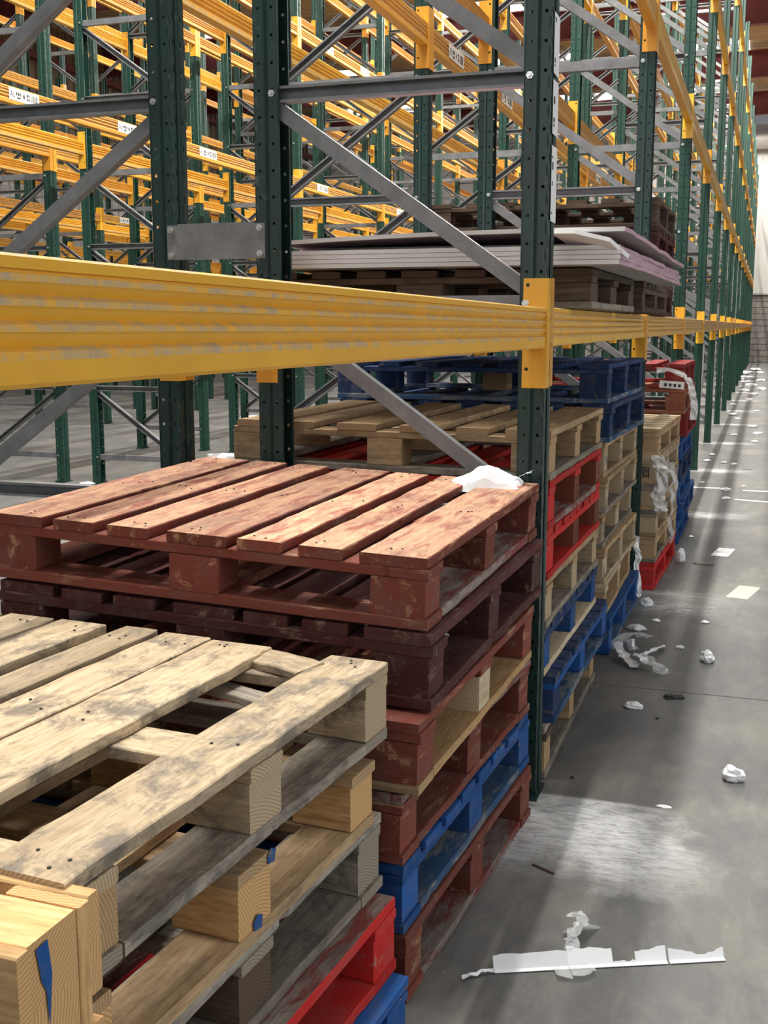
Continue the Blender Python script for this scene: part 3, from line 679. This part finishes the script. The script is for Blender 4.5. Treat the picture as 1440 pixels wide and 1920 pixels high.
# pallet standing on edge against the foreground stack: a rotated pallet (deck towards the stack)
sp_ = pallet('new orange pallet on its edge', 'new', (-.690, .882, .745), 0, 0, 0, Lx=1.2, W=.74, H=.15, seed=31, nn=5, block='new', base='new', jag=.001, T=.021, kind='B', n=5, name='upright_pallet', by=.145)
sp_.rotation_euler = (R(-90), 0, R(-1.5)); sp_['label'] = 'new orange pallet standing on its edge at the lower left corner of the photo'
o_ = MB(); o_.box(-.0006, .0002, -.012, .006, -.11, 0)
v = [(.0003, y, z) for y, z in ((.035, .01), (.055, .008), (.06, .05), (.052, .11), (.049, .065), (.042, .05))]
bp_ = mesh('paint_mark', v, [tuple(range(6))], [M['blue']]); 
pm_ = link('paint_mark', bp_, sp_); pm_.matrix_local = Matrix(((1, 0, 0, -.0032), (0, 0, 1, 0), (0, 1, 0, 0), (0, 0, 0, 1)))
pm_['label'] = 'smeared dark blue paint'

G3 = 'pallets stacked in the second bay, left stack'
pallet('brown bare pallet with wide deck gaps, top of the stack behind the near post', 'tan', (-.590, 3.30, .925), -.9, .4, 0, top='tan', seed=41, group=G3, nn=6, chip=.004, base='grey', deck=[(0, .14), (.19, .10), (.36, .11), (.55, .13), (.76, .10), (.90, .13)])
pallet('bright red pallet, second from top in the stack behind the near post', 'bright', (-.590, 3.30, .774), -.9, .2, 0, seed=42, group=G3, brot=True, block='bright_in', kind='A', special={('block', 0, 0): 'bright', 'base_side': 'redgrey'})
pallet('bright red pallet with chipped upper edge, third from top behind the near post', 'bright', (-.590, 3.30, .622), -.9, .1, 0, seed=43, group=G3, brot=True, block='bright_in', kind='B', n=8, chip=.003, special={'base_side': 'bright', ('block', 0, 0): 'bright'})
pallet('bare tan pallet between the red and blue ones behind the near post', 'tan', (-.592, 3.30, .472), -.9, 0, 0, seed=44, group=G3, block='pale', base='grey')
pallet('dark blue pallet with a cream board, under the bare tan one', 'blued', (-.592, 3.30, .322), -.9, 0, 0, seed=45, group=G3, kind='B', n=9, chip=.005, block='blue', base='cream', W=1.0, special={'base_side': 'cream'})
pallet('battered blue pallet sticking out with ten board ends, second from the floor', 'blued', (-.560, 3.31, .171), -1.0, 0, 0, seed=46, group=G3, kind='B', n=10, chip=.006, W=1.06, block='blue', stringer='blue', special={'base_side': 'bluegrey', ('block', 0, 0): 'blued'})
pallet('greyish brown pallet on the floor beside the near post foot', 'grey', (-.580, 3.28, .001), 0, 0, 0, seed=47, group=G3, block='tan', W=1.07, H=.168, stringer='dark', T=.024)

G4 = 'pallets stacked in the second bay, right stack'
pallet('dark navy pallet with stencilled block, top of the right stack in the second bay', 'blued', (-.605, 4.68, 1.062), -2.0, 0, 0, Lx=1.2, H=.162, seed=51, group=G4, brot=True, block='blued', W=1.02, base='bluegrey', chip=.005, kind='A', skip=(('block', 1, 0),), special={('block', 1, 1): 'tan'})
pallet('battered dark blue pallet with splintered base, second from top in the right stack', 'blued', (-.59, 4.67, .905), -2.0, 0, 0, Lx=1.2, H=.155, seed=52, group=G4, brot=True, W=1.03, base='bluegrey', chip=.009, kind='A')
for i, z in enumerate((.755, .607, .457, .309)):
    lb = ('tan pallet directly under the blue pair in the right stack of the second bay', 'tan pallet second below the blue pair, right stack of the second bay', 'tan pallet third below the blue pair with jutting deck edge, second bay', 'tan pallet lowest of the four bare ones, right stack of the second bay')[i]
    pallet(lb, 'tan', (-.612 + .012 * (i % 2), 4.68, z), -1.6 + .5 * (i % 3), 0, 0, seed=53 + i, group=G4, brot=True, block='pale', base=('tan', 'grey', 'grey', 'pale')[i], Lx=1.15, W=1.0)
pallet('bare tan pallet resting on the blue floor pallet in the second bay', 'cream', (-.590, 4.68, .160), .2, 0, 0, seed=58, group=G4, brot=True, block='tan', base='tan', Lx=1.15)
pallet('blue pallet on the floor under the tan pallets in the second bay', 'blue', (-.565, 4.68, .001), -.4, 0, 0, seed=59, group=G4, brot=True, H=.152, base='blue', special={'base_side': 'bluegrey'}, W=1.04)

G5 = 'pallets stacked in the third bay'
mm = ['tan', 'pale', 'grey', 'grey', 'tan', 'bright']
lb5 = ('clean tan slatted pallet, top of the third bay stack', 'pale pallet with black stencil box, second from top, third bay stack', 'grey-beige pallet, third from top of the third bay stack', 'grey-beige pallet with dark strap line, fourth from top, third bay', 'brown pallet directly on the red one in the third bay stack', 'red pallet on the floor under the third bay stack')
for i, z in enumerate((.71, .568, .428, .288, .15, .001)):
    p_ = pallet(lb5[i], mm[i], (-.500, 5.95, z), -2.0, 0, 0, seed=61 + i, kind='B', n=7 if i == 0 else 6, H=.142 if i < 4 else .138 if i == 4 else .148, group=G5, brot=True, Lx=1.1, block={4: 'tan', 5: 'bright', 0: 'tan'}.get(i, 'pale'), bx=.16 if i < 2 else .2,
           top='cream' if i == 0 else None, base={4: 'grey', 5: 'bright'}.get(i, 'tan'), W=1.0)
    if i == 1:
        mb = MB()
        for a, b, c, d in ((.10, .105, .035, .09), (.045, .05, .035, .09), (.045, .105, .087, .092), (.045, .105, .06, .063), (.072, .076, .035, .09), (.055, .067, .07, .08), (.082, .095, .07, .08), (.055, .067, .043, .053), (.082, .095, .043, .053)):
            mb.box(-b, -a, .0005, .0016, c - .008, d - .008)
        link('stencil_mark', mb.me('stencil_mark', [M['black']]), p_, (.0, -.0014, 0))
    if i == 0:
        mb = MB()
        for q in range(5): 
            x = -.07 - q * .012; v = [(x, 0, .06), (x - .003, 0, .06), (x + .012, 0, .10), (x + .015, 0, .10)]; mb.add(v, [(0, 1, 2, 3)])
        link('stencil_mark', mb.me('stencil_mark', [M['black']]), p_, (-.02, -.0002, -.008))
G6 = 'pallets in the back of the third bay'
lab6 = ('crimson pallet with a white strap hanging over it, top of the back stack, third bay', 'orange-red pallet second from top in the back of the third bay', 'red pallet edge third from top, beside the far green post', 'blue pallet fourth from top in the back stack of the third bay',
        'blue pallet fifth from top in the back stack of third bay', 'blue pallet sixth from top with slanting board, back of the third bay', 'blue pallet sticking out, second from floor in the back of third bay', 'blue pallet on the floor at the back of the third bay')
for i, (z, mc, yo, xo) in enumerate(((.99, 'crimson', 0, 0), (.835, 'orange', 0, .01), (.68, 'crimson', .25, .02), (.54, 'blue', .1, 0), (.40, 'blued', .1, .005), (.27, 'blue', .1, 0), (.14, 'blue', .35, .02), (.001, 'blue', .1, .0))):
    pallet(lab6[i], mc, (-.475 + xo, 7.25 + yo * .6, z), -.3, 0, 0, seed=71 + i, kind='B' if i % 2 else 'A', H=.152 if i < 3 else .135, group=G6, Lx=1.1, W=.98)

# on the beams over the second and third bays
pallet('dark grimy pallet under the plasterboards on the lowest beams', 'dark', (-.515, 3.52, 1.4315), -1.0, 0, 0, Lx=1.1, W=1.0, H=.120, seed=81, base='grey', group='pallets on the lowest beams', block='dark', by=.14, bx=.16, special={'base_side': 'grey'})
pallet('dark brown pallet beyond the grimy one on the lowest beams', 'dark', (-.47, 4.62, 1.4315), -.5, 0, 0, Lx=1.1, W=1.0, H=.117, seed=82, block='dark', base='dark', group='pallets on the lowest beams', kind='B')
lab8 = ('maroon pallet bottom of the pile on the beams over the third bay', 'maroon pallet second in the pile on the beams over the third bay', 'maroon pallet third in the pile on the beams over the third bay', 'dark brown rough pallet on top of the pile over the third bay')
for i in range(4):
    pallet(lab8[i], 'maroon' if i < 3 else 'dark', (-.545, 5.96, 1.4315 + .146 * i), -.3, 0, 0, Lx=1.2, W=1.0, H=.144, seed=85 + i, chip=.008, group='maroon pallets on the beams of the third bay', kind='A' if i % 2 else 'B')

# plasterboards: every sheet is a thing
def sheet_board(label, corner, Lx, W, T, bend, seed, m_top='pink', name='plasterboard_sheet'):
    """origin near right corner; bend(u,v)->dz with u 0..1 from right to left, v 0..1 from near to far"""
    nx, ny = 10, 14; v = []; f = []; mi = []; rg = random.Random(seed)
    jx = [rg.uniform(-.006, .004) for _ in range(ny + 1)]
    for l in (0, 1):
        for j in range(ny + 1):
            for i in range(nx + 1):
                u, t = i / nx, j / ny; x = -Lx * u + (jx[j] if i == 0 else 0)
                v.append((x, W * t, l * T + bend(u, t)))
    A = (nx + 1) * (ny + 1); q = lambda i, j, l: l * A + j * (nx + 1) + i
    for j in range(ny):
        for i in range(nx):
            f.append((q(i, j, 1), q(i, j + 1, 1), q(i + 1, j + 1, 1), q(i + 1, j, 1))); mi.append(0)
            f.append((q(i, j, 0), q(i + 1, j, 0), q(i + 1, j + 1, 0), q(i, j + 1, 0))); mi.append(2)
    for i in range(nx):
        f.append((q(i, 0, 0), q(i, 0, 1), q(i + 1, 0, 1), q(i + 1, 0, 0))); mi.append(1)
        f.append((q(i, ny, 0), q(i + 1, ny, 0), q(i + 1, ny, 1), q(i, ny, 1))); mi.append(1)
    for j in range(ny):
        f.append((q(0, j, 0), q(0, j + 1, 0), q(0, j + 1, 1), q(0, j, 1))); mi.append(0)
        f.append((q(nx, j, 0), q(nx, j, 1), q(nx, j + 1, 1), q(nx, j + 1, 0))); mi.append(1)
    me = mesh(name, v, f, [M[m_top], M['plaster'], M['back']], mi)
    o = link(name, me, None, corner, (0, 0, R(-1.6))); return tag(o, label, 'plasterboard', 'plasterboard sheets piled on the beams')
flat = lambda u, t: -.008 * t * t + .004 * u
zb = 1.5565
names = ['white-edged plasterboard, lowest sheet of the pile on the beams', 'white-edged plasterboard, second sheet up in the pile on the beams', 'white-edged plasterboard, third sheet up in the pile on the beams', 'white-edged plasterboard, fourth sheet up with a chipped corner']
for i in range(4):
    sheet_board(names[i], (-.415 - .002 * i, 3.40 + .004 * i, zb + .0143 * i), 1.12, 1.76 - .02 * i, .0128, flat, 91 + i)
sheet_board('pink plasterboard sagging on its right edge, upper part of the pile', (-.46, 3.60, 1.616), 1.06, 1.48, .0128, lambda u, t: flat(u, t) + .004 * u - .006 * t , 96)
sheet_board('top pink plasterboard bowed upward with a sagging right far corner', (-.405, 3.42, 1.651), 1.12, 1.68, .0128, lambda u, t: flat(u, t) - .022 * u * u + .004 * math.sin(u * 2.4) - .020 * t, 97)
# broken flap
mb = MB(); rg = random.Random(5)
pts = [(-.02, 0), (.085, .01), (.13, .10), (.05, .13), (-.05, .09), (-.10, .03)]
v = [(x, y, 0) for x, y in pts] + [(x, y, .0125) for x, y in pts]; n = 6
mb.add(v, [tuple(range(n - 1, -1, -1)), tuple(range(n, 2 * n))] + [(i, (i + 1) % n, n + (i + 1) % n, n + i) for i in range(n)])
o = link('plasterboard_fragment', mb.me('plasterboard_fragment', [M['plaster']]), None, (-.53, 3.375, 1.640), (R(-24), R(12), R(-8))); tag(o, 'cream broken plasterboard flap at the near corner of the pile', 'plasterboard')

# ------------------------------------------------------------------ loose things
def crumple(name, label, cat, loc, size, seed, m='plastic', rot=0, group=None, sub=3, amp=.35):
    bm = bmesh.new(); bmesh.ops.create_icosphere(bm, subdivisions=sub, radius=1)
    for v in bm.verts:
        p = v.co.copy(); d = noise.noise(p * 1.6 + Vector((seed * 3.1, seed, 0))) * amp + abs(noise.noise(p * 3.7 + Vector((0, seed * 2.3, seed)))) * amp * .9
        v.co = p * (1 + d - .15)
        v.co.z = max(v.co.z, -.45)
    zmin = min(v.co.z for v in bm.verts)
    for v in bm.verts: v.co = Vector((v.co.x * size[0] / 2, v.co.y * size[1] / 2, (v.co.z - zmin) * size[2] / 1.6))
    me = bpy.data.meshes.new(name); bm.to_mesh(me); bm.free(); me.materials.append(M[m])
    o = link(name, me, None, loc, (0, 0, rot)); return tag(o, label, cat, group)
def ribbon(name, label, cat, pts, w_, m, group=None, seed=0, across=(1, 0, 0), parent=None, wob=.006):
    """strip of film following pts; across = width direction, given real thickness"""
    rg = random.Random(seed); ac = Vector(across).normalized(); v = []; f = []
    P = []
    for a, b in zip(pts, pts[1:]):
        for q in range(4): P.append(Vector(a).lerp(Vector(b), q / 4))
    P.append(Vector(pts[-1]))
    for i, p in enumerate(P):
        ww = w_ * (1 + rg.uniform(-.25, .2)); j = Vector((rg.uniform(-wob, wob), rg.uniform(-wob, wob), rg.uniform(0, wob)))
        for s in (-.5, -.15, .2, .5): v.append(p + ac * ww * s + j + Vector((0, 0, rg.uniform(0, wob))) + Vector((0, rg.uniform(-wob, wob), 0)))
    for i in range(len(P) - 1):
        for s in range(3): f.append((i * 4 + s, i * 4 + s + 1, i * 4 + 5 + s, i * 4 + 4 + s))
    me = mesh(name, v, f, [M[m]]); solidify(me, .0008)
    o = link(name, me, parent)
    if not parent: tag(o, label, cat, group)
    return o
# bag on the red pallet
def bag():
    nx, ny = 22, 12; v = []; f = []; Lb, Wb = .185, .115
    for j in range(ny + 1):
        for i in range(nx + 1):
            u, t = i / nx, j / ny
            hgt = .075 * math.sin(math.pi * min(1, u * .95 + .05)) ** .7 * math.sin(math.pi * t) ** .6 * (1 - .35 * (1 - u))
            hgt += .022 * noise.noise(Vector((u * 4, t * 3, 2.2))) + .010 * abs(noise.noise(Vector((u * 7, t * 5, 7))))
            if u > .8: hgt += .02 * (u - .8) / .2 * (1 if t > .5 else .1)
            v.append((Lb * u + .012 * noise.noise(Vector((t * 3, 1, 4))), Wb * (t - .5) * (.35 + .75 * math.sin(math.pi * min(.62, .12 + u * .6))), max(hgt, .0015)))
    A = len(v); v += [(x, y, .0005) for x, y, z in v]
    q = lambda i, j, l=0: l * A + j * (nx + 1) + i
    for j in range(ny):
        for i in range(nx):
            f.append((q(i, j), q(i + 1, j), q(i + 1, j + 1), q(i, j + 1))); f.append((q(i, j + 1, 1), q(i + 1, j + 1, 1), q(i + 1, j, 1), q(i, j, 1)))
    for i in range(nx): f += [(q(i, 0, 1), q(i + 1, 0, 1), q(i + 1, 0), q(i, 0)), (q(i, ny), q(i + 1, ny), q(i + 1, ny, 1), q(i, ny, 1))]
    for j in range(ny): f += [(q(0, j), q(0, j + 1), q(0, j + 1, 1), q(0, j, 1)), (q(nx, j, 1), q(nx, j + 1, 1), q(nx, j + 1), q(nx, j))]
    root = thing('plastic_bag', 'crumpled white plastic bag lying on the red pallet by the near post', 'bag', (-.800, 2.985, .936), (0, R(1.9), R(4)))
    link('bag_body', mesh('bag_body', v, f, [M['plastic']]), root)
    v = [(.02, -.055, .001), (.175, -.070, .0015), (.205, .02, .0015), (.03, .02, .001)]; v += [(x, y, z + .0012) for x, y, z in v]
    link('bag_flap', mesh('bag_flap', v, boxv(0, 1, 0, 1, 0, 1)[1], [M['plastic']]), root, (0, 0, .0))
    tw = ribbon('bag_twist', '', '', [(.165, .02, .03), (.195, .03, .048), (.21, .028, .055), (.2, .02, .05)], .014, 'plastic', None, 3, (0, 1, 0), root, .003)
    return root
bag()

# labels and residue on the near post
def post_label(parent, z0, z1, seed, y0=.012, y1=.088):
    rg = random.Random(seed); mb = MB(); mb.box(.0026, .0034, y0, y1, z0, z1)
    z = z0 + .02
    while z < z1 - .02:
        h = rg.choice((.004, .006, .012, .02)); 
        if rg.random() < .6: mb.box(.0034, .0038, y0 + .008, y0 + rg.uniform(.018, .03), z, z + h, mi=1)
        z += h + rg.choice((.005, .01, .03))
    link('rack_label', mb.me('rack_label', [M['paper'], M['black']]), parent)
post_label(NEARF, 1.89, 2.03, 1); post_label(NEARF, 2.045, 2.20, 2); post_label(NEARF, 1.66, 1.86, 3)
def residue(parent, z0, z1, seed, y0=.0, y1=.085):
    rg = random.Random(seed); v = []; n = int((z1 - z0) / .05)
    for i in range(n + 1):
        z = z0 + (z1 - z0) * i / n; a = rg.uniform(0, .02); b_ = rg.uniform(0, .02)
        v += [(.004, y0 + a, z), (.004 + rg.uniform(.002, .012), y1 - b_, z)]
    me = mesh('label_residue', v, [(2 * i, 2 * i + 1, 2 * i + 3, 2 * i + 2) for i in range(n)], [M['paper']]); solidify(me, .002)
    link('label_residue', me, parent)
for k, z0, z1 in ((3, .72, 1.2), (4, .55, 1.22), (5, .75, 1.22), (6, .9, 1.2), (5, 2.0, 2.6), (6, 1.6, 2.5), (7, 1.2, 2.6), (8, 1.7, 2.5)): residue(FR0[k], z0, z1, k)

# floor debris
Gd = 'scraps of packing on the floor'
crumple('crumpled_film', 'crumpled white film ball alone on the floor, right of the dust patch', 'scrap', (-.03, 3.46, .0005), (.07, .06, .05), 3)
crumple('crumpled_film', 'crumpled white film ball in the middle of the aisle beyond the floor joint', 'scrap', (-.17, 4.72, .0005), (.065, .06, .055), 4)
crumple('crumpled_film', 'small white film scrap just short of the floor joint near the pallets', 'scrap', (-.395, 4.04, .0005), (.075, .05, .025), 5)
crumple('crumpled_film', 'white film scrap beside the foot of the blue floor pallet', 'scrap', (-.50, 5.13, .0005), (.085, .06, .03), 6)
crumple('crumpled_film', 'white pointed film scrap in front of the red floor pallet', 'scrap', (-.505, 5.62, .0005), (.07, .06, .045), 7)
crumple('crumpled_film', 'white film twist beside the corner of the blue pallet at the back', 'scrap', (-.42, 6.78, .0005), (.06, .07, .08), 8)
crumple('crumpled_film', 'tiny white film crumb left of the middle of the aisle', 'scrap', (-.43, 5.32, .0005), (.045, .03, .012), 9)
crumple('crumpled_film', 'tiny white film crumb just beyond the large crumpled ball', 'scrap', (-.29, 4.89, .0005), (.04, .03, .014), 10)
crumple('crumpled_film', 'tiny white crumb right of the aisle middle, before the paper labels', 'scrap', (-.21, 5.36, .0005), (.04, .04, .012), 11)
crumple('white_crumb', 'flat white crumb on the floor right of the dust patch', 'scrap', (-.215, 3.19, .0003), (.045, .02, .006), 12)
for i, (x, y, s) in enumerate(((-.41, 7.6, .04), (-.25, 9.4, .09), (-.27, 9.9, .12), (-.48, 10.3, .07), (-.13, 10.2, .05), (-.35, 11.9, .09), (-.52, 12.0, .1), (-.25, 11.8, .09), (-.50, 12.6, .1), (-.08, 14.2, .1), (-.33, 15.0, .11), (-.12, 16.3, .15), (-.05, 15.3, .14), (-.35, 17.6, .12), (-.45, 18.4, .2),
                             (-.5, 20.8, .15), (-.1, 19.3, .12), (-.2, 24.0, .25), (-.3, 27.5, .35), (-.5, 31, .5), (-.1, 30, .3), (-.55, 34, .6), (-.15, 35, .3), (-.25, 22.2, .2), (-.05, 26, .25), (-.4, 25.2, .25), (-.45, 29, .3), (-.3, 37, .5))):
    crumple('white_crumb', ('white scrap on the aisle floor, %s nearest of those beyond the paper strips' % ORD[i - 3] if 3 <= i < 13 else 'small white scrap among many scattered along the far end of the aisle'), 'scrap', (x, y, .0005), (s, s * .8, s * .22), 20 + i, 'plastic', i, 'white scraps along the far aisle', 2)
for i, (x, y, s) in enumerate(((-5.3, 10.6, .22), (-5.0, 10.9, .12), (-6.0, 8.3, .10), (-5.6, 8.5, .08), (-7.2, 15.3, .22), (-4.4, 13.2, .1))):
    crumple('white_crumb', 'white film heap on the floor between the back racks, %s from the camera' % ORD[(4, 3, 0, 1, 5, 2)[i]] if False else ('white film heap in the floor behind the near posts, the widest one', 'small white heap just right of the widest heap behind the near posts', 'white scrap at the foot of the leftmost posts', 'white scrap right of the leftmost posts feet', 'far white heap between the back racks', 'white scrap at the foot of a middle background post')[i], 'scrap', (x, y, .0005), (s * 2.2, s, s * .3), 60 + i, 'plastic', i, 'white film heaps between the back racks', 3)
def card(name, label, x, y, a, b, rot, m, marks=False):
    mb = MB(); mb.box(-a / 2, a / 2, -b / 2, b / 2, .0005, .0018)
    if marks:
        rg = random.Random(3)
        for q in range(9):
            xx = -a / 2 + a * (.12 + .09 * q); mb.box(xx, xx + a * .035, -b * .15, b * .12, .0018, .0021, mi=1)
        for q in range(12): xx = -a * .25 + a * .045 * q; mb.box(xx, xx + a * .018, b * .18, b * .36, .0018, .0021, mi=1)
    o = link(name, mb.me(name, [M[m], M['black']]), None, (x, y, 0), (0, 0, R(rot))); return tag(o, label, 'paper')
card('paper_label', 'white printed label lying flat on the aisle floor', -.19, 7.13, .10, .26, -8, 'paper', True)
card('paper_label', 'cream blank label lying flat on the aisle floor', -.05, 6.06, .11, .30, -12, 'cream_label')
card('paper_strip', 'long white paper strip on the floor near the foot of the fourth post', -.49, 10.0, .34, .06, 2, 'paper')
card('paper_strip', 'upper of two white strips at the right edge of the aisle', .0, 9.93, .26, .05, 0, 'paper')
card('paper_strip', 'lower of two white strips at the right edge of the aisle', -.02, 9.35, .33, .05, -14, 'paper')
mb = MB(); mb.box(-.06, .06, -.012, .012, 0, .008); o = link('wood_splinter', mb.me('wood_splinter', [M['grey']]), None, (-.285, 6.72, .001), (0, 0, R(-6))); tag(o, 'pale splinter of wood on the floor short of the printed label', 'splinter')
mb = MB(); mb.box(-.035, .035, -.018, .018, 0, .006); mb.box(-.03, -.005, -.012, .012, .006, .012); o = link('black_plastic_piece', mb.me('black_plastic_piece', [M['rubber']]), None, (-.262, 4.20, .001), (0, 0, R(22))); tag(o, 'flat black plastic piece beside the floor joint', 'scrap')
mb = MB(); mb.box(-.035, .035, -.003, .003, 0, .004); o = link('wood_splinter', mb.me('wood_splinter', [M['dark']]), None, (-.475, 2.70, .001), (0, 0, R(-28))); tag(o, 'thin dark splinter on the floor just below the dust patch', 'splinter')
for i, (x, y, lab) in enumerate(((-.12, 11.4, 'dark flat chip on the floor right of the far aisle shadow'), (-.30, 3.95, 'tiny dark chip on the floor by the joint'), (-.50, 3.32, 'tiny dark chip beside the dust patch'))):
    mb = MB(); mb.box(-.007 - .04 * (i == 0), .007 + .04 * (i == 0), -.004, .004, 0, .003); o = link('dark_chip', mb.me('dark_chip', [M['rubber']]), None, (x, y, .0005), (0, 0, i)); tag(o, lab, 'chip')

# torn white edge strip on the floor in the foreground
es = thing('torn_edge_strip', 'torn white plastic edge strip lying on the floor in the foreground', 'strip', (-.49, 2.205, .002), (0, 0, R(24)))
def strip_part(x0, x1, h0, h1, seed, lean=.55):
    rg = random.Random(seed); n = 8; v = []; f = []
    for i in range(n + 1):
        x = x0 + (x1 - x0) * i / n; h = h0 + (h1 - h0) * i / n + rg.uniform(-.002, .002)
        v += [(x, -.010, .0015), (x, 0, .003), (x, h * lean, .003 + h)]
    for i in range(n):
        for s in (0, 1): f.append((3 * i + s, 3 * i + s + 1, 3 * i + 4 + s, 3 * i + 3 + s))
    me = mesh('strip_piece', v, f, [M['plastic']]); solidify(me, .0012); link('strip_piece', me, es)
strip_part(0, .165, .026, .028, 1); strip_part(.165, .265, .030, .024, 2, .8); strip_part(.265, .315, .004, .004, 3); strip_part(.315, .385, .020, .026, 4, .6); strip_part(.39, .475, .022, .006, 5, .5); strip_part(.475, .515, .008, .02, 6, .5)
ribbon('torn_tail', '', '', [(0, 0, .003), (-.03, -.01, .004), (-.075, -.025, .003)], .012, 'plastic', None, 8, (0, 1, 0), es, .003)
ribbon('clear_film_tail', '', '', [(.18, .03, .02), (.20, .075, .03), (.225, .12, .035), (.215, .16, .03)], .035, 'film', None, 9, (1, 0, 0), es, .008)
ribbon('clear_film_scrap', '', '', [(.13, -.03, .002), (.18, -.035, .006), (.22, -.02, .004)], .03, 'film', None, 10, (0, 1, 0), es, .006)

# plastic wreckage beside the blue pallets
t = thing('shredded_film', 'shredded white and clear film beside the battered blue pallet', 'scrap', (-.54, 4.62, 0))
ribbon('film_shred', '', '', [(-.0, .16, .03), (.02, .05, .03), (.05, -.02, .02), (.10, -.10, .004)], .045, 'plastic', None, 21, (1, .4, 0), t, .006)
ribbon('film_shred', '', '', [(-.0, .20, .01), (.05, .16, .04), (.07, .10, .01)], .04, 'plastic', None, 22, (1, -.3, .3), t, .01)
ribbon('film_shred', '', '', [(-.02, .1, .01), (.04, .22, .05), (.10, .30, .02)], .05, 'film', None, 23, (1, 0, 0), t, .012)
t = thing('shredded_film', 'clear film wreckage with a white tab, right of the shredded film', 'scrap', (-.42, 4.5, 0))
ribbon('film_shred', '', '', [(-.04, .16, .01), (.02, .06, .03), (.06, .0, .02), (.10, -.06, .004)], .06, 'film', None, 24, (1, .3, 0), t, .012)
ribbon('film_shred', '', '', [(-.03, .12, .03), (.0, .05, .04), (.03, .02, .02)], .035, 'plastic', None, 25, (1, .3, 0), t, .008)
ribbon('film_shred', '', '', [(.0, .20, .005), (.04, .28, .02), (.07, .36, .01)], .02, 'plastic', None, 26, (1, -.3, 0), t, .006)
# film hanging on the third-bay stack, strap on the back stack
t = thing('stretch_film', 'clear stretch film hanging down the corner of the third bay stack', 'film', (-.49, 5.93, 0))
ribbon('film_sheet', '', '', [(-.01, -.01, .71), (.005, -.012, .62), (.0, -.02, .50), (.01, -.02, .42)], .07, 'film', None, 31, (1, .2, 0), t, .012)
ribbon('film_sheet', '', '', [(.03, .10, .66), (.05, .2, .58), (.045, .15, .45), (.05, .25, .30), (.045, .3, .2)], .08, 'film', None, 32, (.15, 1, 0), t, .014)
ribbon('film_sheet', '', '', [(.03, .30, .64), (.05, .42, .56), (.045, .45, .40)], .10, 'film', None, 33, (.15, 1, 0), t, .012)
o = ribbon('stretch_film', 'grey-white film rag hanging beside the second green post foot', 'film', [(-.585, 5.80, .30), (-.575, 5.79, .2), (-.565, 5.76, .06), (-.56, 5.74, .003)], .03, 'plastic', None, 34, (1, .3, 0), None, .01)
t = thing('white_strap', 'white woven strap draped over the red pallets and hanging beside the far post', 'strap', (-.62, 7.21, 0))
ribbon('strap_band', '', '', [(-.02, -.01, 1.10), (.05, -.015, 1.11), (.14, -.015, 1.08), (.165, -.01, 1.06)], .03, 'strap', None, 35, (0, .1, 1), t, .003)
ribbon('strap_tail', '', '', [(.165, -.01, 1.06), (.20, -.012, .99), (.215, -.015, .90), (.212, -.015, .80)], .045, 'strap', None, 36, (1, 0, 0), t, .004)
mb = MB(); mb.box(0, .15, -.012, -.004, 0, .045); 
for q in range(4): mb.box(.03 + q * .028, .045 + q * .028, -.0135, -.012, .012, .03, mi=1)
link('strap_tag', mb.me('strap_tag', [M['paper'], M['black']]), t, (0, 0, 1.0), (0, R(4), 0))
# white clip of film under the plasterboards
ribbon('film_scrap', 'clear film scrap poking out under the plasterboards at the middle post', 'film', [(-1.42, 3.28, 1.4312), (-1.36, 3.33, 1.50), (-1.30, 3.38, 1.47), (-1.24, 3.40, 1.435)], .02, 'film', None, 41, (0, 1, .3), None, .006)
# torn tape on the second-level beam of the rack behind
if (0, 1, 0, 1) in beams:
    ribbon('torn_tape', '', '', [(-.002, 1.5, -.004), (-.02, 1.8, -.006), (-.02, 2.1, -.006)], .05, 'strap', None, 42, (1, 0, 0), beams[(0, 1, 0, 1)], .004)
